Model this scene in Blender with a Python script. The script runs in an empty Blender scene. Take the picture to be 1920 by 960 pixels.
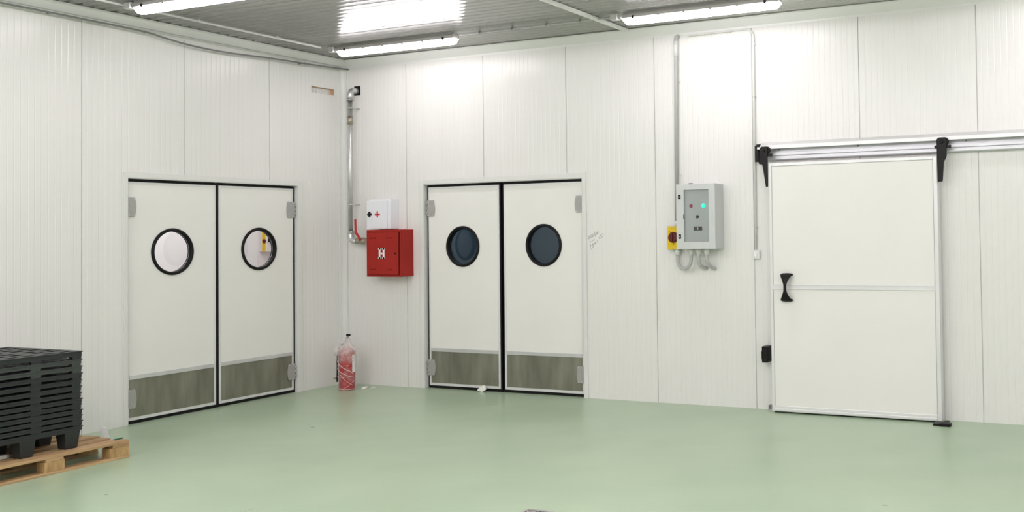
import bpy, bmesh, math, random
from mathutils import Vector, Matrix
random.seed(7)
PI = math.pi
S = bpy.context.scene
COL = S.collection

# ------------------------------------------------------------------ camera, world, exposure
cam_d = bpy.data.cameras.new('camera'); cam = bpy.data.objects.new('camera', cam_d); COL.objects.link(cam)
S.camera = cam
F_PX, PX, PY = 1838.62, 1356.65, 391.66
YAW, PITCH, ROLL = -0.4064, 0.0234, -0.0149
cam_d.sensor_width = 36; cam_d.lens = F_PX/1920*36
cam_d.shift_x = -(PX-960)/1920; cam_d.shift_y = (PY-480)/1920
cam_d.clip_end = 60
_f = Vector((math.sin(YAW)*math.cos(PITCH), math.cos(YAW)*math.cos(PITCH), math.sin(PITCH)))
_r0 = Vector((math.cos(YAW), -math.sin(YAW), 0)); _u0 = _r0.cross(_f)
_r = _r0*math.cos(ROLL) + _u0*math.sin(ROLL); _u = _u0*math.cos(ROLL) - _r0*math.sin(ROLL)
M3 = Matrix((_r, _u, -_f)).transposed()
cam.matrix_world = Matrix.Translation((8.133, -8.283, 1.6)) @ M3.to_4x4()

w = bpy.data.worlds.new('world'); S.world = w; w.use_nodes = True
w.node_tree.nodes['Background'].inputs[0].default_value = (.5, .55, .6, 1)
w.node_tree.nodes['Background'].inputs[1].default_value = .05
S.view_settings.view_transform = 'Standard'; S.view_settings.look = 'None'
S.view_settings.gamma = 1; S.view_settings.use_curve_mapping = False
S.view_settings.exposure = 1.05
LAMP = 8.5           # emission strength of the diffusers in the two rows by the back wall
LAMP_HALL = 17.0     # unseen hall rows, strength raised to fill the walls more evenly
LAMP_COLOR = (1.0, .945, .98)

# room dimensions (corner of the two visible walls at the origin)
RX, RY, RZ = 13.0, 11.5, 3.545

# ------------------------------------------------------------------ materials
def mat(name, color, rough=.5, metal=0, spec=.5, noise=None, bump=None, coat=0, emit=None, trans=0, alpha=1, ior=1.45):
    m = bpy.data.materials.new(name); m.use_nodes = True
    nt = m.node_tree; b = nt.nodes['Principled BSDF']
    c = tuple(color)+(1,)
    b.inputs['Base Color'].default_value = c
    b.inputs['Roughness'].default_value = rough; b.inputs['Metallic'].default_value = metal
    b.inputs['Specular IOR Level'].default_value = spec
    b.inputs['Coat Weight'].default_value = coat
    b.inputs['Transmission Weight'].default_value = trans; b.inputs['IOR'].default_value = ior
    b.inputs['Alpha'].default_value = alpha
    if emit: 
        b.inputs['Emission Color'].default_value = tuple(emit[0])+(1,); b.inputs['Emission Strength'].default_value = emit[1]
    tc = nt.nodes.new('ShaderNodeTexCoord')
    def tex(scale, vec, detail=4):
        mp = nt.nodes.new('ShaderNodeMapping'); nt.links.new(tc.outputs['Object'], mp.inputs[0])
        mp.inputs['Scale'].default_value = vec
        n = nt.nodes.new('ShaderNodeTexNoise'); n.inputs['Scale'].default_value = scale; n.inputs['Detail'].default_value = detail
        nt.links.new(mp.outputs[0], n.inputs['Vector']); return n
    if noise:      # (scale, stretch vector, amount[, second colour])
        n = tex(noise[0], noise[1])
        r = nt.nodes.new('ShaderNodeValToRGB')
        k = noise[2]
        r.color_ramp.elements[0].position = .3; r.color_ramp.elements[1].position = .7
        if len(noise) > 3: r.color_ramp.elements[0].color = tuple(noise[3])+(1,)
        else: r.color_ramp.elements[0].color = tuple(x*(1-k) for x in color)+(1,)
        r.color_ramp.elements[1].color = tuple(min(1, x*(1+k)) for x in color)+(1,)
        nt.links.new(n.outputs['Fac'], r.inputs[0]); nt.links.new(r.outputs[0], b.inputs['Base Color'])
    if bump:       # (scale, stretch, strength, distance)
        n = tex(bump[0], bump[1])
        bp = nt.nodes.new('ShaderNodeBump'); bp.inputs['Strength'].default_value = bump[2]; bp.inputs['Distance'].default_value = bump[3]
        nt.links.new(n.outputs['Fac'], bp.inputs['Height']); nt.links.new(bp.outputs[0], b.inputs['Normal'])
    return m

MW = mat('wall_paint', (.81, .80, .78), .26, noise=(1.3, (1, 1, .6), .010))
MWB = mat('adjacent_room_paint', (.80, .79, .77), .5, noise=(2, (1, 1, 1), .01))
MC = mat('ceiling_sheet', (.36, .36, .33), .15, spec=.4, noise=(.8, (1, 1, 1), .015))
MTRIM = mat('white_trim', (.765, .765, .745), .3, noise=(3, (1, 1, 1), .015))
MDARKROOM = mat('dim_room_plaster', (.30, .33, .36), .9, noise=(2, (1, 1, 1), .05))
MLEAF = mat('door_skin', (.85, .84, .81), .33, noise=(2.2, (1, 1, 1), .012))
MALU = mat('anodised_aluminium', (.72, .72, .73), .38, .55, noise=(8, (1, 1, .2), .04))
MALUW = mat('white_aluminium', (.78, .78, .785), .34, .2, noise=(8, (1, 1, .2), .02))
MRAIL = mat('rail_aluminium', (.66, .66, .69), .36, .35, noise=(6, (.1, 1, 1), .03))
MRUB = mat('black_rubber', (.008, .008, .009), .5, spec=.25, noise=(30, (1, 1, 1), .2))
MBLK = mat('black_plastic', (.008, .0075, .0075), .42, spec=.25, noise=(25, (1, 1, 1), .2))
MSTEEL = mat('stained_kick_steel', (.255, .25, .20), .42, .35, noise=(3.2, (2.6, 2.6, .5), .16, (.17, .168, .13)))
MHINGE = mat('grey_hinge', (.42, .41, .40), .45, .2, noise=(20, (1, 1, 1), .04))
MPANE = mat('pane_glass', (.96, .98, .98), .0, trans=1, ior=1.48)
MPANED = mat('blue_pane_glass', (.68, .82, .88), .0, trans=1, ior=1.40)
MRED = mat('red_enamel', (.37, .018, .012), .42, spec=.3, noise=(5, (1, 1, 1), .05))
MREDS = mat('red_enamel_side', (.40, .028, .018), .35, noise=(5, (1, 1, 1), .05))
MSTICK = mat('white_sticker', (.88, .88, .88), .5, noise=(9, (1, 1, 1), .01))
MWHITE = mat('white_enamel', (.84, .85, .90), .3, noise=(5, (1, 1, 1), .01))
MCROSS = mat('cross_red', (.60, .01, .03), .4, noise=(9, (1, 1, 1), .03))
MGALV = mat('galvanised_pipe', (.60, .60, .59), .36, .75, noise=(14, (1, 1, .35), .22))
MBRASS = mat('worn_valve_metal', (.42, .38, .32), .4, .8, noise=(20, (1, 1, 1), .2))
MLEVER = mat('red_lever', (.48, .03, .03), .4, noise=(10, (1, 1, 1), .05))
MBOX = mat('grey_enclosure', (.60, .62, .615), .38, noise=(6, (1, 1, 1), .01))
MDEEP = mat('grey_backplate', (.60, .63, .62), .45, noise=(6, (1, 1, 1), .015))
MYEL = mat('yellow_plate', (.80, .55, .01), .4, noise=(9, (1, 1, 1), .03))
MMAR = mat('maroon_knob', (.11, .006, .010), .35, noise=(9, (1, 1, 1), .08))
MPVC = mat('grey_conduit', (.47, .475, .46), .42, noise=(9, (1, 1, 1), .02))
MPVCW = mat('white_conduit', (.74, .74, .72), .35, noise=(9, (1, 1, 1), .02))
MCABLE = mat('grey_cable', (.22, .22, .215), .45, noise=(9, (1, 1, 1), .05))
MGREEN_L = mat('green_lamp', (.02, .55, .42), .25, noise=(9, (1, 1, 1), .02), emit=((.02, .85, .60), .45))
MRED_L = mat('unlit_red_lamp', (.42, .06, .07), .3, noise=(9, (1, 1, 1), .03))
MWOOD = mat('pallet_pine', (.50, .335, .18), .65, noise=(3.5, (9, .9, 9), .22, (.34, .20, .095)), bump=(20, (8, .8, 8), .35, .002))
MWOODD = mat('pallet_block_pine', (.46, .30, .14), .7, noise=(6, (4, 4, 1.2), .22, (.34, .20, .08)))
MPLAS = mat('recycled_black_plastic', (.024, .027, .028), .42, noise=(9, (1, 1, 1), .2), bump=(60, (1, 1, 1), .25, .001))
MPLAS2 = mat('recycled_grey_plastic', (.052, .058, .056), .45, noise=(9, (1, 1, 1), .15), bump=(60, (1, 1, 1), .25, .001))
MDIFF = mat('lit_diffuser', (.9, .9, .9), .4, noise=(2, (1, 1, 1), .01), emit=(LAMP_COLOR, LAMP))
MDIFF2 = mat('boosted_diffuser_hall', (.9, .9, .9), .4, noise=(2, (1, 1, 1), .01), emit=(LAMP_COLOR, LAMP_HALL))
MFIX = mat('luminaire_housing', (.36, .35, .335), .45, noise=(8, (1, 1, 1), .05))
MPAPER = mat('paper_scrap', (.84, .84, .78), .8, noise=(12, (1, 1, 1), .03))
MINK = mat('pencil_marks', (.20, .20, .21), .8, noise=(40, (1, 1, 1), .2))
MFOAM = mat('insulation_foam', (.58, .36, .22), .9, noise=(40, (1, 1, 1), .2))
MEXT = mat('extinguisher_red', (.46, .004, .014), .35, noise=(8, (1, 1, 1), .05))
MGRN = mat('dark_green_plastic', (.01, .13, .07), .4, noise=(9, (1, 1, 1), .1))
MGOLD = mat('brass_pin', (.5, .38, .12), .35, .8, noise=(9, (1, 1, 1), .1))
MSS = mat('drain_steel', (.58, .56, .56), .3, .8, noise=(9, (1, 1, 1), .08))
MDRK = mat('grate_pit', (.03, .03, .03), .8, noise=(9, (1, 1, 1), .1))

def film_mat():
    m = bpy.data.materials.new('cloudy_film'); m.use_nodes = True; nt = m.node_tree
    out = nt.nodes['Material Output']; b = nt.nodes['Principled BSDF']
    b.inputs['Base Color'].default_value = (.86, .80, .79, 1); b.inputs['Roughness'].default_value = .28
    t = nt.nodes.new('ShaderNodeBsdfTransparent'); mx = nt.nodes.new('ShaderNodeMixShader')
    tc = nt.nodes.new('ShaderNodeTexCoord'); mp = nt.nodes.new('ShaderNodeMapping'); mp.inputs['Scale'].default_value = (1, 1, .8)
    mp.inputs['Rotation'].default_value = (.5, .6, 0)
    n = nt.nodes.new('ShaderNodeTexNoise'); n.inputs['Scale'].default_value = 16; n.inputs['Detail'].default_value = 3; n.inputs['Distortion'].default_value = 1.2
    r = nt.nodes.new('ShaderNodeMapRange'); r.inputs[1].default_value = .42; r.inputs[2].default_value = .68; r.inputs[3].default_value = .06; r.inputs[4].default_value = .26
    nt.links.new(tc.outputs['Object'], mp.inputs[0]); nt.links.new(mp.outputs[0], n.inputs['Vector']); nt.links.new(n.outputs['Fac'], r.inputs[0])
    # the film is bunched up thicker towards the neck
    sp = nt.nodes.new('ShaderNodeSeparateXYZ'); zr = nt.nodes.new('ShaderNodeMapRange'); zr.inputs[1].default_value = .26; zr.inputs[2].default_value = .44; zr.inputs[3].default_value = 0; zr.inputs[4].default_value = .34
    ad = nt.nodes.new('ShaderNodeMath'); ad.operation = 'ADD'
    nt.links.new(tc.outputs['Object'], sp.inputs[0]); nt.links.new(sp.outputs['Z'], zr.inputs[0]); nt.links.new(zr.outputs[0], ad.inputs[0]); nt.links.new(r.outputs[0], ad.inputs[1])
    nt.links.new(ad.outputs[0], mx.inputs[0]); nt.links.new(t.outputs[0], mx.inputs[1]); nt.links.new(b.outputs[0], mx.inputs[2])
    nt.links.new(mx.outputs[0], out.inputs['Surface']); return m
MFILM = film_mat()
MSTRAND = mat('film_strand', (.80, .50, .48), .35, noise=(9, (1, 1, 1), .03))

def floor_mat():
    m = bpy.data.materials.new('green_epoxy'); m.use_nodes = True; nt = m.node_tree; b = nt.nodes['Principled BSDF']
    tc = nt.nodes.new('ShaderNodeTexCoord')
    n1 = nt.nodes.new('ShaderNodeTexNoise'); n1.inputs['Scale'].default_value = 1.1; n1.inputs['Detail'].default_value = 4
    r1 = nt.nodes.new('ShaderNodeValToRGB')
    r1.color_ramp.elements[0].position = .32; r1.color_ramp.elements[0].color = (.39, .51, .355, 1)
    r1.color_ramp.elements[1].position = .70; r1.color_ramp.elements[1].color = (.44, .555, .39, 1)
    nt.links.new(tc.outputs['Object'], n1.inputs['Vector']); nt.links.new(n1.outputs['Fac'], r1.inputs[0]); nt.links.new(r1.outputs[0], b.inputs['Base Color'])
    n2 = nt.nodes.new('ShaderNodeTexNoise'); n2.inputs['Scale'].default_value = 2.3; n2.inputs['Detail'].default_value = 5
    mr = nt.nodes.new('ShaderNodeMapRange'); mr.inputs[3].default_value = .24; mr.inputs[4].default_value = .36
    nt.links.new(tc.outputs['Object'], n2.inputs['Vector']); nt.links.new(n2.outputs['Fac'], mr.inputs[0]); nt.links.new(mr.outputs[0], b.inputs['Roughness'])
    return m
MFLOOR = floor_mat()

# ------------------------------------------------------------------ mesh helpers
def box(bm, x0, x1, y0, y1, z0, z1):
    vs = [bm.verts.new((x, y, z)) for x in (x0, x1) for y in (y0, y1) for z in (z0, z1)]
    for f in ((0,1,3,2), (4,6,7,5), (0,4,5,1), (2,3,7,6), (0,2,6,4), (1,5,7,3)):
        bm.faces.new([vs[i] for i in f])
    return bm
def B(*a):
    bm = bmesh.new()
    if len(a) == 6 and not isinstance(a[0], tuple): box(bm, *a)
    else:
        for t in a: box(bm, *t)
    return bm
def frame_axes(d):
    d = d.normalized(); a = Vector((0, 0, 1)) if abs(d.z) < .9 else Vector((1, 0, 0))
    u = d.cross(a).normalized(); return u, d.cross(u).normalized()
def cyl(bm, p0, p1, r0, r1=None, n=24, cap=True):
    p0 = Vector(p0); p1 = Vector(p1); r1 = r0 if r1 is None else r1
    u, v = frame_axes(p1-p0)
    A = [bm.verts.new(p0+(u*math.cos(2*PI*i/n)+v*math.sin(2*PI*i/n))*r0) for i in range(n)]
    C = [bm.verts.new(p1+(u*math.cos(2*PI*i/n)+v*math.sin(2*PI*i/n))*r1) for i in range(n)]
    for i in range(n):
        f = bm.faces.new((A[i], A[(i+1) % n], C[(i+1) % n], C[i])); f.smooth = True
    if cap:
        bm.faces.new(A[::-1]); bm.faces.new(C)
    return bm
def tube(bm, pts, r, n=14):
    pts = [Vector(p) for p in pts]; rings = []
    prev = None
    for i, p in enumerate(pts):
        d = (pts[min(i+1, len(pts)-1)]-pts[max(i-1, 0)]).normalized()
        if prev is None: u, v = frame_axes(d)
        else:
            u = (prev - d*prev.dot(d)).normalized(); v = d.cross(u)
        prev = u
        rr = r[i] if isinstance(r, (list, tuple)) else r
        rings.append([bm.verts.new(p+(u*math.cos(2*PI*k/n)+v*math.sin(2*PI*k/n))*rr) for k in range(n)])
    for a, b in zip(rings, rings[1:]):
        for k in range(n):
            f = bm.faces.new((a[k], a[(k+1) % n], b[(k+1) % n], b[k])); f.smooth = True
    bm.faces.new(rings[0][::-1]); bm.faces.new(rings[-1])
    return bm
def arc(c, a, b, R, t0, t1, n=8):      # points c + R(cos t a + sin t b)
    c, a, b = Vector(c), Vector(a), Vector(b)
    return [c + a*R*math.cos(t0+(t1-t0)*i/n) + b*R*math.sin(t0+(t1-t0)*i/n) for i in range(n+1)]
def lathe(bm, c, prof, ax=(0, 0, 1), n=32, caps=True):     # prof: (radius, height along axis)
    c = Vector(c); d = Vector(ax).normalized(); u, v = frame_axes(d); rings = []
    for (r, h) in prof:
        rings.append([bm.verts.new(c+d*h+(u*math.cos(2*PI*k/n)+v*math.sin(2*PI*k/n))*max(r, 1e-4)) for k in range(n)])
    for a, b in zip(rings, rings[1:]):
        for k in range(n):
            f = bm.faces.new((a[k], a[(k+1) % n], b[(k+1) % n], b[k])); f.smooth = True
    if caps: bm.faces.new(rings[0][::-1]); bm.faces.new(rings[-1])
    return bm
def ringlathe(bm, c, prof, ax, n=48):    # closed profile swept round an axis
    return lathe(bm, c, list(prof)+[prof[0]], ax, n, caps=False)
def prism(bm, pts, d):        # polygon (3-D points) extruded by vector d
    d = Vector(d); A = [bm.verts.new(Vector(p)) for p in pts]; C = [bm.verts.new(Vector(p)+d) for p in pts]
    n = len(pts)
    for i in range(n): bm.faces.new((A[i], A[(i+1) % n], C[(i+1) % n], C[i]))
    bm.faces.new(A[::-1]); bm.faces.new(C); return bm
def holed_panel(bm, u0, u1, v0, v1, cu, cv, R, P, n=48):
    """plate with a round hole; P(u, v, side) -> 3-D point, side 0 front / 1 back"""
    rect, circ = [], []
    angs = sorted(set([2*PI*i/n for i in range(n)] + [math.atan2(b-cv, a-cu) % (2*PI) for a in (u0, u1) for b in (v0, v1)]))
    for t in angs:
        c, s = math.cos(t), math.sin(t)
        k = min(((u1-cu)/c if c > 1e-9 else (u0-cu)/c if c < -1e-9 else 1e9), ((v1-cv)/s if s > 1e-9 else (v0-cv)/s if s < -1e-9 else 1e9))
        rect.append((cu+c*k, cv+s*k)); circ.append((cu+c*R, cv+s*R))
    L = [[bm.verts.new(P(a, b, sd)) for a, b in lst] for lst in (rect, circ) for sd in (0, 1)]
    rf, rb, cf, cb = L; m = len(angs)
    for i in range(m):
        j = (i+1) % m
        bm.faces.new((rf[i], rf[j], cf[j], cf[i])); bm.faces.new((rb[j], rb[i], cb[i], cb[j]))
        bm.faces.new((rf[j], rf[i], rb[i], rb[j])); bm.faces.new((cf[i], cf[j], cb[j], cb[i]))
    return bm
LOC = {}
def obj(name, bm, m, parent=None, bevel=0, origin=None):
    me = bpy.data.meshes.new(name)
    bmesh.ops.recalc_face_normals(bm, faces=bm.faces)
    off = LOC.get(parent.name, Vector()) if parent else Vector(origin or (0, 0, 0))
    if off.length: bmesh.ops.translate(bm, verts=bm.verts, vec=-off)
    bm.to_mesh(me); bm.free(); me.materials.append(m)
    o = bpy.data.objects.new(name, me); COL.objects.link(o)
    if parent: o.parent = parent; LOC[o.name] = off
    else: o.location = off; LOC[o.name] = Vector(off)
    if bevel:
        md = o.modifiers.new('bevel', 'BEVEL'); md.width = bevel; md.segments = 2; md.limit_method = 'ANGLE'; md.angle_limit = .7
    return o
def split_objs(name, bm, m, parent, bevel=0):
    """one object per separate piece of bm"""
    seen = set(); out = []
    for v in list(bm.verts):
        if v in seen: continue
        st = [v]; comp = []; seen.add(v)
        while st:
            c = st.pop(); comp.append(c)
            for e in c.link_edges:
                w_ = e.other_vert(c)
                if w_ not in seen: seen.add(w_); st.append(w_)
        nb = bmesh.new(); mp = {c: nb.verts.new(c.co) for c in comp}
        for f in {f for c in comp for f in c.link_faces}:
            nf = nb.faces.new([mp[q] for q in f.verts]); nf.smooth = f.smooth
        out.append(obj(name, nb, m, parent, bevel))
    bm.free(); return out
def tag(o, label=None, cat=None, group=None, kind=None):
    if label: o['label'] = label
    if cat: o['category'] = cat
    if group: o['group'] = group
    if kind: o['kind'] = kind
    return o
def thing(name, loc, label, cat, group=None, kind=None):
    o = bpy.data.objects.new(name, None); o.empty_display_size = .1; COL.objects.link(o)
    o.location = loc; LOC[o.name] = Vector(loc)
    return tag(o, label, cat, group, kind)
def copy_tree(o, parent=None):
    c = o.copy(); COL.objects.link(c); c.parent = parent
    for ch in list(o.children): copy_tree(ch, c)
    return c

# ------------------------------------------------------------------ ribbed cladding walls
def ribbed_wall(name, P, length, z0, z1, seams, holes, label, ribs=True, m=MW, pitch=.05):
    """P(s, depth, z) -> point; real pressed ribs and panel joints; holes = (s0, s1, z0, z1)"""
    cols = [(0, 0)]                      # (s, depth into the wall)
    marks = [(s, 'seam') for s in seams]
    if ribs:
        k = pitch
        while k < length-.01:
            if all(abs(k-s) > .02 for s in seams): marks.append((k, 'rib'))
            k += pitch
    for s, t in sorted(marks):
        if t == 'seam': cols += [(s-.0038, 0), (s-.0029, .012), (s+.0029, .012), (s+.0038, 0)]
        else: cols += [(s-.006, 0), (s, .0014), (s+.006, 0)]
    for h in holes:
        for e in h[:2]:
            cols = [c for c in cols if abs(c[0]-e) > .007]; cols.append((e, 0))
    cols = sorted(cols) + [(length, 0)]
    bm = bmesh.new(); cache = {}
    def V(i, z):
        if (i, z) not in cache: cache[(i, z)] = bm.verts.new(P(cols[i][0], cols[i][1], z))
        return cache[(i, z)]
    for i in range(len(cols)-1):
        mid = (cols[i][0]+cols[i+1][0])/2
        segs = [(z0, z1)]
        for h in holes:
            if h[0] < mid < h[1]:
                ns = []
                for a, b in segs:
                    if h[2] > a: ns.append((a, min(b, h[2])))
                    if h[3] < b: ns.append((max(a, h[3]), b))
                segs = [q for q in ns if q[1]-q[0] > 1e-4]
        for a, b in segs: bm.faces.new((V(i, a), V(i+1, a), V(i+1, b), V(i, b)))
    # outer skin (back of the wall), so the wall has its thickness
    T = .10
    ss = sorted(set([0, length]+[e for h in holes for e in h[:2]])); 
    for a, b in zip(ss, ss[1:]):
        segs = [(z0, z1)]
        for h in holes:
            if h[0] < (a+b)/2 < h[1]:
                ns = []
                for p, q in segs:
                    if h[2] > p: ns.append((p, min(q, h[2])))
                    if h[3] < q: ns.append((max(p, h[3]), q))
                segs = [q for q in ns if q[1]-q[0] > 1e-4]
        for p, q in segs: bm.faces.new([bm.verts.new(P(*t)) for t in ((a, T, p), (a, T, q), (b, T, q), (b, T, p))])
    for h in holes:
        for s in h[:2]: bm.faces.new([bm.verts.new(P(s, d, z)) for d, z in ((0, h[2]), (0, h[3]), (T, h[3]), (T, h[2]))])
        bm.faces.new([bm.verts.new(P(s, d, h[3])) for s, d in ((h[0], 0), (h[1], 0), (h[1], T), (h[0], T))])
        if h[2] > z0: bm.faces.new([bm.verts.new(P(s, d, h[2])) for s, d in ((h[0], 0), (h[1], 0), (h[1], T), (h[0], T))])
    me = bpy.data.meshes.new(name); bm.to_mesh(me); bm.free(); me.materials.append(m)
    o = bpy.data.objects.new(name, me); COL.objects.link(o)
    return tag(o, label, 'wall', kind='structure')

A_OPEN = (.64, 2.51); B_OPEN = (1.115, 3.07); HO = 2.15
SLOT = (.125, .445, 3.155, 3.222)
PA = lambda s, d, z: (-d, -s, z)
PB = lambda s, d, z: (s, d, z)
ribbed_wall('wall_left', PA, RY, -.02, RZ+.05, [.99, 1.95, 2.90]+[3.9+k for k in range(8)],
            [A_OPEN+(-.02, HO), SLOT], 'white ribbed panel wall on the left, with the nearer-left double doors', pitch=.052)
ribbed_wall('wall_back', PB, RX, -.02, RZ+.05, [.885, 1.889, 2.887, 3.87, 4.868, 5.868, 6.872]+[7.87+k for k in range(5)],
            [B_OPEN+(-.02, HO)], 'white ribbed panel wall running to the right behind the cabinets and sliding door', pitch=.052)
ribbed_wall('wall_right', lambda s, d, z: (RX+d, -s, z), RY, -.02, RZ+.05, [1+k for k in range(10)], [], 'white panel wall closing the room on the right, out of view', ribs=False)
ribbed_wall('wall_front', lambda s, d, z: (s, -RY-d, z), RX, -.02, RZ+.05, [1+k for k in range(12)], [], 'white panel wall behind the camera', ribs=False)
tag(obj('floor', B(-.1, RX+.1, -RY-.1, .1, -.12, 0), MFLOOR), 'glossy pale green epoxy floor', 'floor', kind='structure')

# ceiling: pressed sheet whose shallow waves run along x
def build_ceiling():
    bm = bmesh.new(); ys = []
    y = 0.0; per = .10; amp = .0016
    while y < RY:
        ys.append(y); y += per/8
    ys.append(RY); prev = None
    joints = [1.15*k for k in range(1, 11)]
    for y in ys:
        z = RZ + amp*math.cos(2*PI*y/per)
        if any(abs(y-j) < per/15 for j in joints): z += .006
        cur = [bm.verts.new((x, -y, z)) for x in (-.1, RX+.1)]
        if prev: f = bm.faces.new((prev[0], prev[1], cur[1], cur[0])); f.smooth = True
        prev = cur
    me = bpy.data.meshes.new('ceiling')
    for f in bm.faces: f.normal_flip() if f.normal.z > 0 else None
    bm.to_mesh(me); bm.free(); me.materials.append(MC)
    o = bpy.data.objects.new('ceiling', me); COL.objects.link(o)
    tag(o, 'glossy off-white ceiling of finely ribbed panels', 'ceiling', kind='structure')
    md = o.modifiers.new('thickness', 'SOLIDIFY'); md.thickness = .08; md.offset = -1
build_ceiling()

# coving along the wall tops and the corner profile
def cove(name, pts, d, label):
    tag(obj(name, prism(bmesh.new(), pts, d), MTRIM), label, 'trim', kind='structure')
cove('trim_1', [(0, 0, 3.455), (0, -.004, 3.455), (0, -.006, 3.472), (0, -.070, 3.536), (0, -.088, 3.539), (0, -.088, 3.5435), (0, 0, 3.5435)], (RX, 0, 0), 'white cove moulding along the top of the back wall')
cove('trim_2', [(0, -RY, 3.445), (.006, -RY, 3.445), (.010, -RY, 3.462), (.088, -RY, 3.530), (.112, -RY, 3.534), (.112, -RY, 3.5435), (0, -RY, 3.5435)], (0, RY, 0), 'white cove moulding along the top of the left wall')
_q = [(0, 0), (.065, 0), (.065, -.006)] + [(.065-.059*math.sin(t), -.065+.059*math.cos(t)) if False else (.065-.050*math.sin(t), -.065+.050*math.cos(t)) for t in [PI/2*i/8 for i in range(9)]] + [(0, -.065)]
cove('trim_3', [(x, y, .0) for x, y in _q], (0, 0, 3.46), 'white concave corner profile between the left and back walls')
# ceiling joint cover strip running towards the back wall
tag(obj('trim_4', B((3.60, 3.655, -RY, -.089, 3.525, 3.5425), (3.612, 3.643, -RY, -.089, 3.519, 3.526)), MTRIM), 'white joint cover strip across the ceiling ending at the back wall', 'trim', kind='structure')

# ------------------------------------------------------------------ adjoining rooms seen through the portholes
def room(name, x0, x1, y0, y1, m, label, z1=3.0, wall=None):
    # three far walls, floor and ceiling slab, each with thickness
    t = .05
    bxs = [(x0, x1, y0, y1, -.12, -.001) , (x0, x1, y0, y1, z1, z1+t)]
    if wall == 'A': bxs += [(x0-t, x0, y0, y1, -.12, z1+t), (x0, x1, y0-t, y0, -.12, z1+t), (x0, x1, y1, y1+t, -.12, z1+t)]
    else: bxs += [(x0, x1, y1, y1+t, -.12, z1+t), (x0-t, x0, y0, y1, -.12, z1+t), (x1, x1+t, y0, y1, -.12, z1+t)]
    return tag(obj(name, B(*bxs), m), label, 'wall', kind='structure')
room('wall_beyond_left', -1.45, -.11, -4.5, 1.1, MWB, 'white walls of the lit room seen through the left doors\' portholes', wall='A')
tag(obj('wall_return', B(-1.449, -.15, .0, .0, 0, 0) if False else B(-.109, -.101, .10, 1.1, -.01, 3.0), MWB), 'white return wall of the lit room beyond the left doors', 'wall', kind='structure')
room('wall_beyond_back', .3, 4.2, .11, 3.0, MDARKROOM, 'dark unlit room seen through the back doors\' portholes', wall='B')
ld = bpy.data.lights.new('adjoining_room_light', 'AREA'); ld.shape = 'RECTANGLE'; ld.size = 2.4; ld.size_y = .25; ld.energy = 17; ld.color = LAMP_COLOR
lo = bpy.data.objects.new('adjoining_room_light', ld); COL.objects.link(lo); lo.location = (-.7, -1.4, 2.9); lo.rotation_euler = (0, 0, PI/2)
ld2 = bpy.data.lights.new('added_blue_light', 'AREA'); ld2.shape = 'RECTANGLE'; ld2.size = 1.2; ld2.size_y = .8; ld2.energy = 4.5; ld2.color = (.62, .82, 1)  # added cool light, gives the back doors' portholes their blue tint
lo2 = bpy.data.objects.new('added_blue_light', ld2); COL.objects.link(lo2); lo2.location = (1.0, 1.2, 2.9)
t = thing('isolator_switch', (-1.45, .176, 1.45), 'yellow switch with dark red knob seen through the right porthole of the left doors', 'switch')
obj('housing', B(-1.449, -1.406, .153, .199, 1.449, 1.697), MBOX, t)
obj('plate', B(-1.4058, -1.400, .152, .199, 1.447, 1.699), MYEL, t)
obj('knob', lathe(bmesh.new(), (-1.3998, .1745, 1.570), [(.024, 0), (.024, .006), (.020, .010)], (1, 0, 0), 24), MMAR, t)
t = thing('control_box', (-1.45, .40, 1.45), 'white box with black fittings beside the yellow switch beyond the left doors', 'electrical box')
obj('body', B(-1.449, -1.385, .2, .62, 1.446, 2.02), MWB, t, .003)
obj('latch', B(-1.3848, -1.378, .222, .243, 1.558, 1.602), MBLK, t)
obj('display_panel', B(-1.3848, -1.379, .262, .55, 1.53, 1.95), MBLK, t)

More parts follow.
